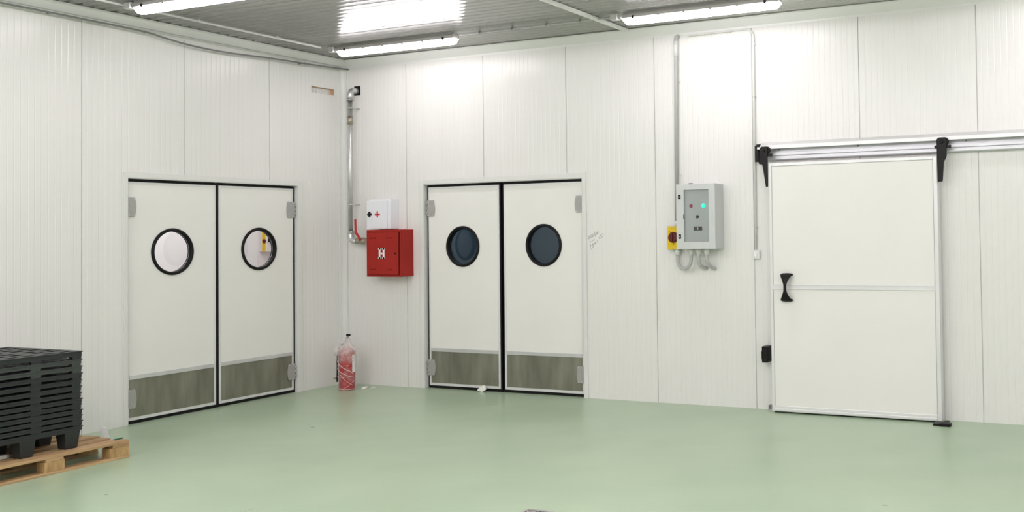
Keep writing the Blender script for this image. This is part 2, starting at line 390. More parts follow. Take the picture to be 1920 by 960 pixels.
# ------------------------------------------------------------------ swing doors
def swing_leaf(name, P, s0, s1, hinge_side, cs, cz, panemat, label, zb=.030, zt=2.117):
    """P(s, d, z): d = depth from the wall face into the wall"""
    D0, D1 = .028, .068
    o = thing(name, P((s0+s1)/2, D0, 0), label, 'door', kind='structure')
    def bx(bm, a, b, d0, d1, z0, z1):
        p, q = P(a, d0, z0), P(b, d1, z1); box(bm, min(p[0], q[0]), max(p[0], q[0]), min(p[1], q[1]), max(p[1], q[1]), z0, z1)
    R = .201
    bm = holed_panel(bmesh.new(), s0+.004, s1-.004, zb+.004, zt-.004, cs, cz, R, lambda u, v, sd: P(u, D1-.002 if sd else D0+.003, v))
    obj('panel', bm, MLEAF, o)
    bm = bmesh.new(); fw = .022
    for a, b, z0, z1 in ((s0, s0+fw, zb, zt), (s1-fw, s1, zb, zt), (s0+fw, s1-fw, zb, zb+fw+.004), (s0+fw, s1-fw, zt-fw, zt)):
        bx(bm, a, b, D0, D1, z0, z1)
    obj('edge_frame', bm, MALU if False else MALUW, o, .0015)
    bm = bmesh.new(); bx(bm, s0+fw+.001, s1-fw-.001, D0+.0005, D0+.0028, zb+fw+.005, .386)
    obj('kick_plate', bm, MSTEEL, o)
    bm = bmesh.new(); bx(bm, s0+fw+.001, s1-fw-.001, D0-.006, D0+.0028, .386, .422)
    obj('kick_rail', bm, MALU, o, .0015)
    bm = bmesh.new(); c = P(cs, 0, cz); ax = Vector(P(cs, -1, cz))-Vector(c)     # axis points into the hall
    c0 = Vector(P(cs, D0, cz))
    ringlathe(bm, c0, [(.184, -.045), (.184, .004), (.188, .012), (.197, .015), (.208, .010), (.214, .0005), (.2005, .0005), (.200, -.045)], ax, 56)
    ring = obj('porthole_ring', bm, MRUB, o)
    obj('pane', lathe(bmesh.new(), c0, [(.1838, -.030), (.1838, -.024)], ax, 56), panemat, ring)
    # black perimeter seal
    bm = bmesh.new(); g = .018
    for a, b, z0, z1 in ((s0-g, s0-.0005, zb-.0, zt+.02), (s1+.0005, s1+g, zb, zt+.02), (s0, s1, zt+.0005, zt+.028), (s0-g, s1+g, .002, zb-.0005)):
        bx(bm, a, b, D0+.008, D1-.01, z0, z1)
    obj('edge_seal', bm, MRUB, o)
    # bowed hinge plates
    for zc in (1.895, .218):
        e = s0-.014 if hinge_side < 0 else s1+.014; sg = 1 if hinge_side < 0 else -1
        pts = [(e, zc-.083), (e+sg*.085, zc-.083)] + [(e+sg*(.085+.014*math.sin(PI*i/6)), zc-.083+.166*i/6) for i in range(1, 6)] + [(e+sg*.085, zc+.083), (e, zc+.083)]
        n = Vector(P(0, -1, 0))-Vector(P(0, 0, 0))
        h = obj('hinge', prism(bmesh.new(), [Vector(P(a, D0-.001, z)) for a, z in pts], n*.011), MHINGE, o, .002)
        bm = bmesh.new()
        for k in (-.045, 0, .045):
            cyl(bm, Vector(P(e+sg*.006, D0-.015, zc+k-.012)), Vector(P(e+sg*.006, D0-.015, zc+k+.012)), .009, n=12)
        split_objs('knuckle', bm, MHINGE, h)
        bm = bmesh.new()
        for ds in (.03, .078):
            for dz in (-.07, .07): cyl(bm, Vector(P(e+sg*ds, D0-.0125, zc+dz)), Vector(P(e+sg*ds, D0-.015, zc+dz)), .0045, n=10)
        split_objs('screw', bm, MALU, h)
    return o
PAx = lambda s, d, z: (-d, -s, z)
# left wall pair: s grows towards the camera, so the photo's left leaf is the larger s
swing_leaf('door_1', PAx, 1.598, 2.490, 1, 2.047, 1.494, MPANE, 'left leaf of the white swing doors on the left wall, plain white porthole')
swing_leaf('door_2', PAx, .672, 1.562, -1, 1.098, 1.498, MPANE, 'right leaf of the white swing doors on the left wall, yellow switch in its porthole')
swing_leaf('door_3', PB, 1.150, 2.052, -1, 1.592, 1.488, MPANED, 'left leaf of the white swing doors on the back wall, dark blue porthole')
swing_leaf('door_4', PB, 2.110, 3.048, 1, 2.588, 1.493, MPANED, 'right leaf of the white swing doors on the back wall, darkest porthole')

def door_frame(name, P, s0, s1, w0, w1, wt, label):
    bm = bmesh.new(); t = .016
    def bx(a, b, d0, d1, z0, z1):
        p, q = P(a, d0, z0), P(b, d1, z1); box(bm, min(p[0], q[0]), max(p[0], q[0]), min(p[1], q[1]), max(p[1], q[1]), z0, z1)
    # architrave on the hall face, lining through the wall thickness, black meeting seal behind
    bx(s0-w0, s0, -t, -.0005, 0, HO+wt); bx(s1, s1+w1, -t, -.0005, 0, HO+wt); bx(s0, s1, -t, -.0005, HO, HO+wt)
    bx(s0+.0008, s0+.006, -t, .099, 0, HO); bx(s1-.006, s1-.0008, -t, .099, 0, HO); bx(s0, s1, -t, .099, HO-.007, HO-.0008)
    o = tag(obj(name, bm, MTRIM), label, 'door frame', kind='structure')
    md = o.modifiers.new('bevel', 'BEVEL'); md.width = .0025; md.segments = 2
    return o
fa = door_frame('trim_5', PAx, A_OPEN[0], A_OPEN[1], .05, .032, .046, 'white metal frame around the left wall\'s double doors')
fb = door_frame('trim_6', PB, B_OPEN[0], B_OPEN[1], .052, .040, .052, 'white metal frame around the back wall\'s double doors')
# black stop seals behind the leaves (close the view through the gaps)
def stop(P, fr, s0, s1, mid):
    bm = bmesh.new()
    for a, b, z0, z1 in ((s0+.007, s0+.045, 0.002, HO-.008), (s1-.045, s1-.007, .002, HO-.008), (s0+.045, s1-.045, HO-.06, HO-.008), (mid-.045, mid+.045, .002, HO-.06), (s0+.045, s1-.045, .002, .04)):
        p, q = P(a, .072, z0), P(b, .09, z1); box(bm, min(p[0], q[0]), max(p[0], q[0]), min(p[1], q[1]), max(p[1], q[1]), z0, z1)
    obj('stop_seal', bm, MRUB, fr)
stop(PAx, fa, A_OPEN[0], A_OPEN[1], 1.58); stop(PB, fb, B_OPEN[0], B_OPEN[1], 2.081)

# ------------------------------------------------------------------ sliding cold-room door
X0, X1, YF, YB, ZB, ZT = 5.068, 6.556, -.140, -.045, .014, 2.203
d = thing('door_5', ((X0+X1)/2, -.09, 0), 'large white sliding cold-room door with black bow handle', 'door', kind='structure')
obj('panel', B((X0+.004, X1-.004, YF+.004, YB, ZB+.004, ZT-.004)), MLEAF, d)
fw = .034
obj('edge_frame', B((X0, X0+fw-.008, YF, YB-.002, ZB, ZT), (X1-fw, X1, YF, YB-.002, ZB, ZT), (X0+fw-.008, X1-fw, YF-.003, YB-.002, ZB, ZB+.05), (X0+fw-.008, X1-fw, YF, YB-.002, ZT-.028, ZT),
                    (X0+fw-.008, X1-fw, YF-.008, YF, ZB+.006, ZB+.026)), MALUW, d, .003)
obj('skin_joint', B((X0+fw-.0079, X0+fw-.0045, YF+.0015, YF+.0038, ZB+.05, ZT-.028), (X1-fw-.0035, X1-fw-.0001, YF+.0015, YF+.0038, ZB+.05, ZT-.028), (X0+fw-.0045, X1-fw-.0035, YF+.0015, YF+.0038, ZT-.0312, ZT-.0281)), MHINGE, d)
obj('bottom_seal', B(X0+.01, X1-.01, YF+.03, YB-.02, .001, ZB-.0005), MRUB, d)
obj('middle_rail', B((X0+fw-.008, X1-fw, YF-.002, YF+.0035, 1.088, 1.130), (X0+fw-.008, X1-fw, YF-.006, YF-.002, 1.088, 1.094), (X0+fw-.008, X1-fw, YF-.006, YF-.002, 1.121, 1.127)), MALUW, d, .001)
# bow handle: two flared feet joined by a narrow waisted grip standing off the panel
def bow_handle(cx, cz, y):
    bm = bmesh.new(); rings = []
    N = 28; n = 20
    for i in range(N+1):
        t = -1+2*i/N; a = abs(t)
        wd = .0135 + .052*max(0, (a-.14)/.86)**1.55 if a < .86 else .058-.020*((a-.86)/.14)**2.5
        dp = .010 + .010*a**2
        off = .052*(1-a**3.2)+.012
        z = cz + t*.124
        ring = []
        for k in range(n):
            th = 2*PI*k/n
            ring.append(bm.verts.new((cx+wd*math.cos(th), y-off-dp*math.sin(th)*(1.0), z)))
        rings.append(ring)
    for p, q in zip(rings, rings[1:]):
        for k in range(n): f = bm.faces.new((p[k], p[(k+1) % n], q[(k+1) % n], q[k])); f.smooth = True
    bm.faces.new(rings[0][::-1]); bm.faces.new(rings[-1])
    for sgn in (-1, 1):       # mounting pads
        z = cz+sgn*.112
        pts = [(cx+.058*math.cos(a), y+.0005, z+.013*math.sin(a)) for a in [2*PI*k/20 for k in range(20)]]
        prism(bm, pts, (0, -.02, 0))
    return bm
obj('handle', bow_handle(5.226, 1.104, YF+.003), MBLK, d)
# door hangers at both top corners, with their wheels
def hanger(x0, x1, flip):
    xm = (x0+x1)/2; y = YF-.016
    if flip > 0: pts = [(x0, 2.335), (x0+.016, 2.352), (x1-.014, 2.352), (x1, 2.335), (x1, 2.20), (x1-.004, 2.185), (x0+.058, 2.15), (x0+.046, 1.990), (x0+.004, 1.985)]
    else: pts = [(x0, 2.335), (x0+.014, 2.352), (x1-.016, 2.352), (x1, 2.335), (x1, 1.995), (x1-.020, 1.990), (x1-.042, 2.14), (x0+.022, 2.19), (x0, 2.215)]
    h = obj('hanger', prism(bmesh.new(), [(a, y, b) for a, b in pts], (0, .012, 0)), MBLK, d, .003)
    obj('wheel', lathe(bmesh.new(), (xm+(.02), y+.013, 2.318), [(.026, 0), (.036, .003), (.036, .008), (.030, .012), (.036, .016), (.036, .022)], (0, 1, 0), 28), MBLK, h)
    obj('axle_bolt', lathe(bmesh.new(), (xm, y, 2.315), [(.018, 0), (.018, .006), (.010, .012)], (0, -1, 0), 6), MBLK, h)
    obj('stop_tab', B(xm-.06 if flip > 0 else xm-.01, xm+.075, y+.013, y+.025, 2.262, 2.288), MBLK, h)
    return h
hanger(6.558, 6.640, 1); hanger(4.992, 5.066, -1)

# overhead rail, its cover and end cap
r = thing('sliding_door_rail', (6.9, -.05, 2.3), 'white aluminium overhead track above the sliding door, running right', 'door rail')
XR0, XR1 = 4.955, 8.6
obj('track', prism(bmesh.new(), [(XR0, -.0005, 2.235), (XR0, -.052, 2.235), (XR0, -.060, 2.243), (XR0, -.060, 2.268), (XR0, -.052, 2.272), (XR0, -.060, 2.276), (XR0, -.060, 2.300), (XR0, -.030, 2.304), (XR0, -.030, 2.352), (XR0, -.0005, 2.352)], (XR1-XR0, 0, 0)), MRAIL, r)
obj('cover', prism(bmesh.new(), [(XR0, -.0005, 2.400), (XR0, -.110, 2.372), (XR0, -.120, 2.362), (XR0, -.120, 2.332), (XR0, -.116, 2.332), (XR0, -.116, 2.358), (XR0, -.106, 2.366), (XR0, -.0005, 2.392)], (XR1-XR0, 0, 0)), MALUW, r)
obj('end_cap', B((4.925, 4.958, -.105, -.001, 2.222, 2.366), (4.948, 4.985, -.122, -.095, 2.350, 2.378), (4.945, 4.962, -.06, -.02, 2.205, 2.224)), MBLK, r, .004)
for x in (5.13, 5.86, 6.78, 7.70):
    obj('screw', cyl(bmesh.new(), (x, -.030, 2.328), (x, -.034, 2.328), .008, n=12), MCABLE, r)
tag(obj('door_latch', B((4.966, 5.020, -.115, -.001, .432, .575), (4.958, 4.975, -.105, -.02, .455, .535), (4.975, 5.030, -.125, -.110, .448, .558)), MBLK, origin=(4.99, -.06, .5), bevel=.006),
    'small black latch block at the lower left edge of the sliding door', 'latch')
g = obj('floor_guide', B((6.505, 6.630, -.265, -.160, .0, .018), (6.560, 6.650, -.285, -.215, .0, .026), (6.567, 6.605, -.160, -.06, .0, .012)), MBLK, origin=(6.57, -.17, 0), bevel=.005)
tag(g, 'black floor guide at the bottom right corner of the sliding door', 'door guide')
# small galvanised corner bracket on the floor left of the sliding door
tag(obj('corner_bracket', B((4.995, 5.055, -.045, -.0005, 0, .004), (4.995, 5.0, -.045, -.0005, 0, .045), (4.995, 5.055, -.004, -.0005, 0, .045)), MGALV, origin=(5.02, -.02, 0)),
    'little metal bracket on the floor left of the sliding door', 'bracket')

# ------------------------------------------------------------------ ceiling luminaires
def luminaire(x0, yc, label):
    L = 1.47; zt = RZ-.004; hw = .052
    o = thing('ceiling_light', (x0+L/2, yc, zt), label, 'ceiling light', 'linear ceiling lights')
    # tray housing
    obj('housing', prism(bmesh.new(), [(x0+.01, yc-hw*.62, zt-.002), (x0+.01, yc-hw, zt-.030), (x0+.01, yc-hw, zt-.058), (x0+.01, yc+hw, zt-.058), (x0+.01, yc+hw, zt-.030), (x0+.01, yc+hw*.62, zt-.002)], (L-.02, 0, 0)), MFIX, o, .003)
    # rounded diffuser, ends rounded in plan and in section
    bm = bmesh.new(); rings = []
    N = 40; n = 14
    for i in range(N+1):
        t = i/N; x = x0 + L*(.5-.5*math.cos(PI*t)) if False else x0+L*t
        e = min(x-x0, x0+L-x); k = min(1, e/.055); s = math.sqrt(max(.02, 1-(1-k)**2))
        ring = [bm.verts.new((x, yc-hw*1.04*math.cos(PI*j/n)*(.55+.45*s), zt-.060-.052*math.sin(PI*j/n)**.7*s)) for j in range(n+1)]
        rings.append(ring)
    # denser ends
    for a, b in zip(rings, rings[1:]):
        for j in range(n): f = bm.faces.new((a[j], a[j+1], b[j+1], b[j])); f.smooth = True
        bm.faces.new((a[0], b[0], b[-1], a[-1]))
    bm.faces.new(rings[0]); bm.faces.new(rings[-1][::-1])
    obj('diffuser', bm, MDIFF, o)
    for k in range(6):
        x = x0+.12+k*(L-.24)/5
        split_objs('clip', B((x-.011, x+.011, yc-hw-.005, yc-hw+.004, zt-.068, zt-.040), (x-.011, x+.011, yc+hw-.004, yc+hw+.005, zt-.068, zt-.040)), MBLK if k in (0, 5) else MFIX, o, .002)
    obj('cable_gland', cyl(bmesh.new(), (x0-.055, yc, zt-.034), (x0+.012, yc, zt-.034), .017, n=16), MPVC, o)
    obj('junction_box', B(x0-.125, x0-.055, yc-.03, yc+.03, zt-.055, zt-.002), MPVC, o, .006)
    return o
LX = (.655, 3.945, 7.235, 10.525, 2.30, 5.59, 8.88); LY = (-.715, -2.88, -5.05, -7.2, -9.4)  # trailing x positions: extra tubes added as fill light, unseen rows only
names = {(0, 0): 'lit white tube light on the ceiling near the corner, the middle one of three',
         (1, 0): 'lit white tube light on the ceiling right of the joint strip, above the wall cabinets',
         (0, 1): 'lit white tube light at the top left, partly out of the photo'}
HALL = None
proto = luminaire(LX[0], LY[0], names[(0, 0)])
for i, x in enumerate(LX):
    for j, y in enumerate(LY):
        if (i, j) == (0, 0) or (i > 3 and j < 2): continue
        c = copy_tree(proto)
        c.location = (x+1.47/2, y, RZ-.004)
        if j >= 2:
            for ch in c.children:
                if ch.name.startswith('diffuser'):
                    if HALL is None: HALL = ch.data.copy(); HALL.materials[0] = MDIFF2
                    ch.data = HALL
        nth = ('first', 'third', 'fifth', 'seventh', 'second', 'fourth', 'sixth')
        c['label'] = names.get((i, j), 'unseen lit white tube light, %s from the left, %s row from the back wall' % (nth[i], ('first', 'second', 'third', 'fourth', 'last')[j]))

# ------------------------------------------------------------------ conduits and cables
def conduit(name, pts, r, m, label, clips=(), cat='conduit', ends=None):
    o = obj(name, tube(bmesh.new(), pts, r), m, origin=tuple(pts[0])); tag(o, label, cat)
    for cp in clips:
        (x, y, z), half = cp[0], cp[1]
        obj('clip', B(x-half[0], x+half[0], y-half[1], y+half[1], z-half[2], z+half[2]), cp[2] if len(cp) > 2 else m, o, .001)
    return o
zc = RZ-.016
conduit('ceiling_conduit', [(.495, -11.2, zc), (.495, -.80, zc)], .011, MPVCW, 'thin white conduit along the ceiling beside the left wall, joining two lights',
        [((.495, y, zc+.003), (.016, .006, .012)) for y in (-1.35, -2.2, -3.1, -4.1)])
conduit('ceiling_conduit', [(2.10, -.655, zc), (3.83, -.655, zc)], .0075, MPVC, 'thin grey conduit on the ceiling between the two back lights',
        [((x, -.655, zc+.003), (.006, .013, .011), MCABLE) for x in (2.35, 2.72, 3.1, 3.46)])
sag = [(-.02, 3.452), (.25, 3.438), (.49, 3.428), (.80, 3.420), (1.07, 3.410), (1.33, 3.396), (1.58, 3.386), (1.80, 3.386), (2.02, 3.396), (2.2, 3.415), (2.34, 3.432), (2.6, 3.438), (2.96, 3.440), (3.6, 3.443), (5.0, 3.443), (8, 3.443), (11.3, 3.443)]
def smooth_path(pts, k=4):
    out = []
    for i in range(len(pts)-1):
        p0 = Vector(pts[max(i-1, 0)]); p1 = Vector(pts[i]); p2 = Vector(pts[i+1]); p3 = Vector(pts[min(i+2, len(pts)-1)])
        for j in range(k):
            t = j/k; out.append(.5*((2*p1)+(p2-p0)*t+(2*p0-5*p1+4*p2-p3)*t*t+(3*p1-p0-3*p2+p3)*t**3))
    out.append(Vector(pts[-1])); return out
conduit('sagging_cable', smooth_path([(.088, -s-.03, z) for s, z in sag]), .0085, MCABLE, 'grey cable sagging below the cove moulding of the left wall', cat='cable',
        clips=[((.088, -3.23, 3.437), (.010, .006, .010)), ((.088, -2.40, 3.434), (.010, .006, .010)), ((.05, -.62, 3.430), (.05, .006, .006))])
conduit('cable', smooth_path([(.072, -.10, 3.468), (.080, -1.0, 3.462), (.084, -2.2, 3.462), (.088, -4, 3.463), (.088, -11.3, 3.463)]), .005, MPVC, 'thin pale cable pinned straight along the left cove moulding above the sagging one', cat='cable')

# conduit coming down to the yellow isolator
vc = [(4.135, -.001, 3.435)] + [Vector(p) for p in ((4.130, -.012, 3.448), (4.122, -.026, 3.440), (4.119, -.030, 3.405))] + [(4.118, -.030, 3.2), (4.100, -.030, 1.708)]
conduit('conduit', vc, .0175, MPVC, 'thick grey conduit dropping down the back wall to the yellow isolator',
        [((4.142, -.012, z), (.008, .011, .008), MPVCW) for z in (3.02, 2.15)])
bpy.context.view_layer.update()
o = bpy.data.objects['conduit']
obj('joint_sleeve', cyl(bmesh.new(), (4.118, -.030, 3.395), (4.118, -.030, 3.255), .0205, n=20), MPVCW, o)
hc = [(4.235, -.0012, 3.432), (4.240, -.012, 3.437), (4.26, -.016, 3.440), (4.80, -.016, 3.445)] + arc((4.815, -.016, 3.365), (1, 0, 0), (0, 0, 1), .080, PI/2, 0, 8) + [(4.893, -.016, 3.0), (4.888, -.016, 1.432)]
conduit('conduit', hc, .0095, MPVCW, 'thin white conduit bending down the back wall to the light switch',
        [((4.40, -.010, 3.441), (.006, .013, .015)), ((4.66, -.010, 3.444), (.006, .013, .015)), ((4.897, -.010, 3.30), (.015, .013, .006)), ((4.893, -.010, 2.82), (.015, .013, .006), MPVC), ((4.892, -.010, 2.25), (.015, .013, .006)), ((4.890, -.010, 1.64), (.015, .013, .006), MPVC)])
t = thing('light_switch', (4.893, 0, 1.39), 'small white surface switch on the back wall left of the sliding door', 'switch')
obj('body', B(4.862, 4.926, -.032, -.0005, 1.352, 1.430), MPVCW, t, .004)
obj('rocker', B(4.876, 4.904, -.039, -.031, 1.368, 1.414), MSTICK, t, .003)

# ------------------------------------------------------------------ electrical panel
ex0, ex1, ez0, ez1, ed = 4.182, 4.570, 1.448, 2.040, .20
t = thing('electrical_cabinet', ((ex0+ex1)/2, 0, ez0), 'light grey wall-mounted electrical cabinet with glazed door and green lamp', 'electrical cabinet')
obj('body', B((ex0, ex1, -.16, -.0005, ez0, ez1)), MBOX, t, .004)
bm = bmesh.new(); wx0, wx1, wz0, wz1 = 4.258, 4.508, 1.514, 1.987; f0, f1 = -ed, -.161
for a in ((ex0, wx0, f0, f1, ez0, ez1), (wx1, ex1, f0, f1, ez0, ez1), (wx0, wx1, f0, f1, ez0, wz0), (wx0, wx1, f0, f1, wz1, ez1)): box(bm, *a)
dr = obj('door', bm, MBOX, t, .0015)
obj('backplate', B(wx0+.0005, wx1-.0005, -.176, -.162, wz0+.0005, wz1-.0005), MDEEP, t)
obj('door_pane', B(wx0+.0005, wx1-.0005, -.193, -.190, wz0+.0005, wz1-.0005), MPANE, dr)
for z in (1.925, 1.563):
    h = obj('lock', B(4.203, 4.228, f0-.006, f0+.001, z-.020, z+.020), MBLK, dr, .003)
    obj('key_slot', cyl(bmesh.new(), (4.2155, f0-.006, z), (4.2155, f0-.009, z), .006, n=12), MPVC, h)
obj('pane_hinge', B(wx0-.003, wx0+.003, -.203, -.199, 1.72, 1.765), MBLK, dr)
def knobby(name, x, z, rad, m, d1=.012, label=None):
    k = obj(name, lathe(bmesh.new(), (x, -.176, z), [(rad*1.25, 0), (rad*1.25, .003), (rad, .004), (rad, d1*.7), (rad*.55, d1)], (0, -1, 0), 24), m, t)
    if label: k['label'] = label
    return k
knobby('indicator_lamp', 4.322, 1.840, .014, MRED_L, label='unlit red indicator lamp')
knobby('indicator_lamp', 4.446, 1.840, .017, MGREEN_L, label='lit green indicator lamp')
knobby('selector', 4.384, 1.741, .013, MBLK)
k = obj('display', B(4.346, 4.430, -.182, -.176, 1.616, 1.652), MBLK, t, .002)
obj('digit', B(4.386, 4.394, -.1835, -.182, 1.622, 1.646), MSTICK, k)
obj('top_plug', cyl(bmesh.new(), (4.285, -.10, ez1), (4.285, -.10, ez1+.012), .020, n=20), MBLK, t)
def gland(x, y, parent, m=MPVCW, z=ez0):
    obj('cable_gland', lathe(bmesh.new(), (x, y, z), [(.026, .0), (.026, -.024), (.021, -.030), (.019, -.055)], (0, 0, 1), 12), m, parent)
for x in (4.285, 4.362, 4.440): gland(x, -.11, t)

t = thing('isolator_switch', (4.09, 0, 1.55), 'yellow isolator switch with dark red rotary knob left of the electrical cabinet', 'switch')
obj('housing', B(4.022, 4.150, -.078, -.0005, 1.440, 1.662), MBOX, t, .004)
obj('face_plate', B(4.028, 4.146, -.083, -.078, 1.442, 1.660), MYEL, t, .002)
kb = obj('knob', lathe(bmesh.new(), (4.092, -.083, 1.555), [(.050, 0), (.050, .012), (.045, .022), (.040, .024)], (0, -1, 0), 32), MMAR, t)
obj('grip', B(4.086, 4.098, -.122, -.106, 1.512, 1.598), MMAR, kb, .003)
bm = bmesh.new()
for ang in (PI/2+.62, PI/2-.62, -PI/2):
    c_, s_ = math.cos(ang), math.sin(ang); px_, pz_ = -s_*.0022, c_*.0022
    a, b = .050, .071
    pts = [(4.092+c_*a+px_, -.0831, 1.555+s_*a+pz_), (4.092+c_*b+px_, -.0831, 1.555+s_*b+pz_), (4.092+c_*b-px_, -.0831, 1.555+s_*b-pz_), (4.092+c_*a-px_, -.0831, 1.555+s_*a-pz_)]
    prism(bm, pts, (0, -.001, 0))
split_objs('position_mark', bm, MMAR, t)
bm = bmesh.new()
for k in range(6): box(bm, 4.062+k*.010, 4.068+k*.010, -.0838, -.0829, 1.638, 1.646)
for k in range(3): box(bm, 4.076+k*.012, 4.084+k*.012, -.0838, -.0829, 1.452, 1.459)
split_objs('printed_mark', bm, MGOLD, t)
obj('mounting_screw', cyl(bmesh.new(), (4.010, -.0005, 1.650), (4.010, -.006, 1.650), .006, n=10), MCABLE, t)
obj('mounting_screw', cyl(bmesh.new(), (4.010, -.0005, 1.462), (4.010, -.006, 1.462), .006, n=10), MCABLE, t)
gland(4.115, -.045, t, z=1.440)
obj('top_gland', lathe(bmesh.new(), (4.102, -.032, 1.662), [(.022, 0), (.022, .03), (.0185, .045)], (0, 0, 1), 12), MPVCW, t)
# looping and curving conduits underneath
U = [(4.115, -.045, 1.384), (4.115, -.045, 1.36), (4.122, -.050, 1.315), (4.150, -.065, 1.277), (4.195, -.08, 1.262), (4.240, -.093, 1.275), (4.275, -.105, 1.315), (4.285, -.11, 1.36), (4.285, -.11, 1.392)]
conduit('flexible_conduit', smooth_path(U, 4), .0165, MPVC, 'grey conduit looping in a U from the isolator to the electrical cabinet', cat='conduit')
conduit('flexible_conduit', smooth_path([(4.362, -.11, 1.392), (4.360, -.108, 1.34), (4.368, -.085, 1.292), (4.385, -.035, 1.270), (4.388, -.001, 1.268)], 5), .0165, MPVC, 'short grey conduit curving into the wall, left of two under the cabinet', cat='conduit')
conduit('flexible_conduit', smooth_path([(4.440, -.11, 1.392), (4.440, -.108, 1.345), (4.452, -.085, 1.300), (4.468, -.040, 1.270), (4.474, -.001, 1.262)], 5), .0175, MPVC, 'short grey conduit curving into the wall, right of two under the cabinet', cat='conduit')

# ------------------------------------------------------------------ fire hose cabinet and first-aid box
hx0, hx1, hz0, hz1, hd = .515, .972, 1.180, 1.676, .20
t = thing('hose_cabinet', ((hx0+hx1)/2, 0, hz0), 'red fire hose cabinet with a white letter H on its door', 'cabinet')
obj('body', B((hx0, hx1, -hd+.014, -.0005, hz0, hz1)), MRED, t, .003)
bm = bmesh.new()
for a in ((hx0, hx0+.018, -hd, -hd+.013, hz0, hz1), (hx1-.012, hx1, -hd, -hd+.013, hz0, hz1), (hx0+.018, hx1-.012, -hd, -hd+.013, hz0, hz0+.018), (hx0+.018, hx1-.012, -hd, -hd+.013, hz1-.026, hz1)): box(bm, *a)
obj('front_frame', bm, MRED, t, .002)
dr = obj('door', B(hx0+.021, hx1-.024, -hd-.010, -hd+.012, hz0+.021, hz1-.029), MRED, t, .003)
obj('door_gap', B(hx1-.0235, hx1-.0125, -hd+.004, -hd+.0125, hz0+.0185, hz1-.0265), MRUB, t)
bm = bmesh.new(); cx_, cz_ = .728, 1.426; yd = -hd-.0102
hh, hw_ = .056, .040
for sx in (-1, 1):
    box(bm, cx_+sx*.027-.0115, cx_+sx*.027+.0115, yd-.001, yd, cz_-hh, cz_+hh)
    for sz in (-1, 1): box(bm, cx_+sx*.027-.0195, cx_+sx*.027+.0195*(1 if True else 1), yd-.001, yd, min(cz_+sz*hh, cz_+sz*(hh-.018)), max(cz_+sz*hh, cz_+sz*(hh-.018)))
box(bm, cx_-.02, cx_+.02, yd-.001, yd, cz_-.010, cz_+.010)
obj('letter_h', bm, MSTICK, dr)
for zz in (hz1-.088, hz0+.075):
    for xx in (.585, .800):
        bm = bmesh.new()
        for k in range(3): cyl(bm, (xx+k*.030, yd+.0005, zz), (xx+k*.030, yd-.0006, zz), .0075, n=12)
        split_objs('vent_hole', bm, MRUB, dr)
obj('lock', cyl(bmesh.new(), (.912, yd, 1.425), (.912, yd-.006, 1.425), .009, n=16), MRUB, dr)
obj('key_slot', B(.919, .924, yd-.001, yd, 1.370, 1.392), MRUB, dr)
tag(obj('bottle_cap', cyl(bmesh.new(), (.90, -.075, hz1), (.90, -.075, hz1+.014), .018, n=16), MSTICK, origin=(.9, -.075, hz1)), 'small white cap lying on top of the red hose cabinet', 'cap')

mx0, mx1, mz0, mz1, md_ = .475, .776, 1.6795, 1.990, .15
t = thing('first_aid_box', ((mx0+mx1)/2, 0, mz0), 'white first-aid box with red cross, above the red hose cabinet', 'first-aid box')
obj('body', B((mx0+.012, mx1, -md_+.02, -.0005, mz0+.004, mz1+.010)), MWHITE, t, .004)
dr = obj('door', B(mx0, mx1-.032, -md_-.004, -md_+.019, mz0+.006, mz1-.004), MWHITE, t, .004)
obj('red_cross', B((.613, .631, -md_-.0055, -md_-.004, 1.807, 1.875), (.588, .6129, -md_-.0055, -md_-.004, 1.8325, 1.8495), (.6311, .656, -md_-.0055, -md_-.004, 1.8325, 1.8495)), MCROSS, dr)
obj('latch', B((.507, .530, -md_-.018, -md_-.004, 1.815, 1.870), (.488, .548, -md_-.014, -md_-.004, 1.835, 1.853)), MBLK, dr, .003)

# ------------------------------------------------------------------ water pipe
px0, py0 = .205, -.105
t = thing('water_pipe', (px0, py0, 1.58), 'galvanised riser pipe in the corner feeding the red hose cabinet', 'pipe')
obj('riser', tube(bmesh.new(), [(px0, py0, 1.64), (px0, py0, 3.13)], .0255, 20), MGALV, t)
obj('elbow', tube(bmesh.new(), [(px0, py0, 3.09)]+arc((px0, py0+.06, 3.145), (0, -1, 0), (0, 0, 1), .06, 0, PI/2, 8)+[(px0, -.03, 3.205), (px0, -.0005, 3.205)], [.0325]*11 + [.0335], 20) if False else
    tube(bmesh.new(), [(px0, py0, 3.09)]+arc((px0, py0+.06, 3.145), (0, -1, 0), (0, 0, 1), .06, 0, PI/2, 8)+[(px0, -.0008, 3.205)], .034, 20), MGALV, t)
obj('elbow', tube(bmesh.new(), [(px0, py0, 1.665)]+arc((px0+.055, py0, 1.615), (-1, 0, 0), (0, 0, -1), .055, 0, PI/2, 8)+[(px0+.085, py0, 1.560)], .033, 20), MGALV, t)
obj('collar', cyl(bmesh.new(), (px0, py0, 2.915), (px0, py0, 2.83), .0315, n=20), MBRASS, t)
for z in (3.10, 1.655): obj('collar', cyl(bmesh.new(), (px0, py0, z-.01), (px0, py0, z+.01), .037, n=20), MGALV, t)
for z in (3.005, 1.955):
    bm = bmesh.new(); ringlathe(bm, (px0, py0, z-.011), [(.0257, 0), (.034, 0), (.034, .022), (.0257, .022)], (0, 0, 1), 24)
    cyl(bm, (px0+.02, py0+.026, z), (px0+.03, -.0008, z), .006, n=10); box(bm, px0+.028, px0+.055, py0-.008, py0+.008, z-.008, z+.008)
    obj('pipe_clamp', bm, MGALV, t)
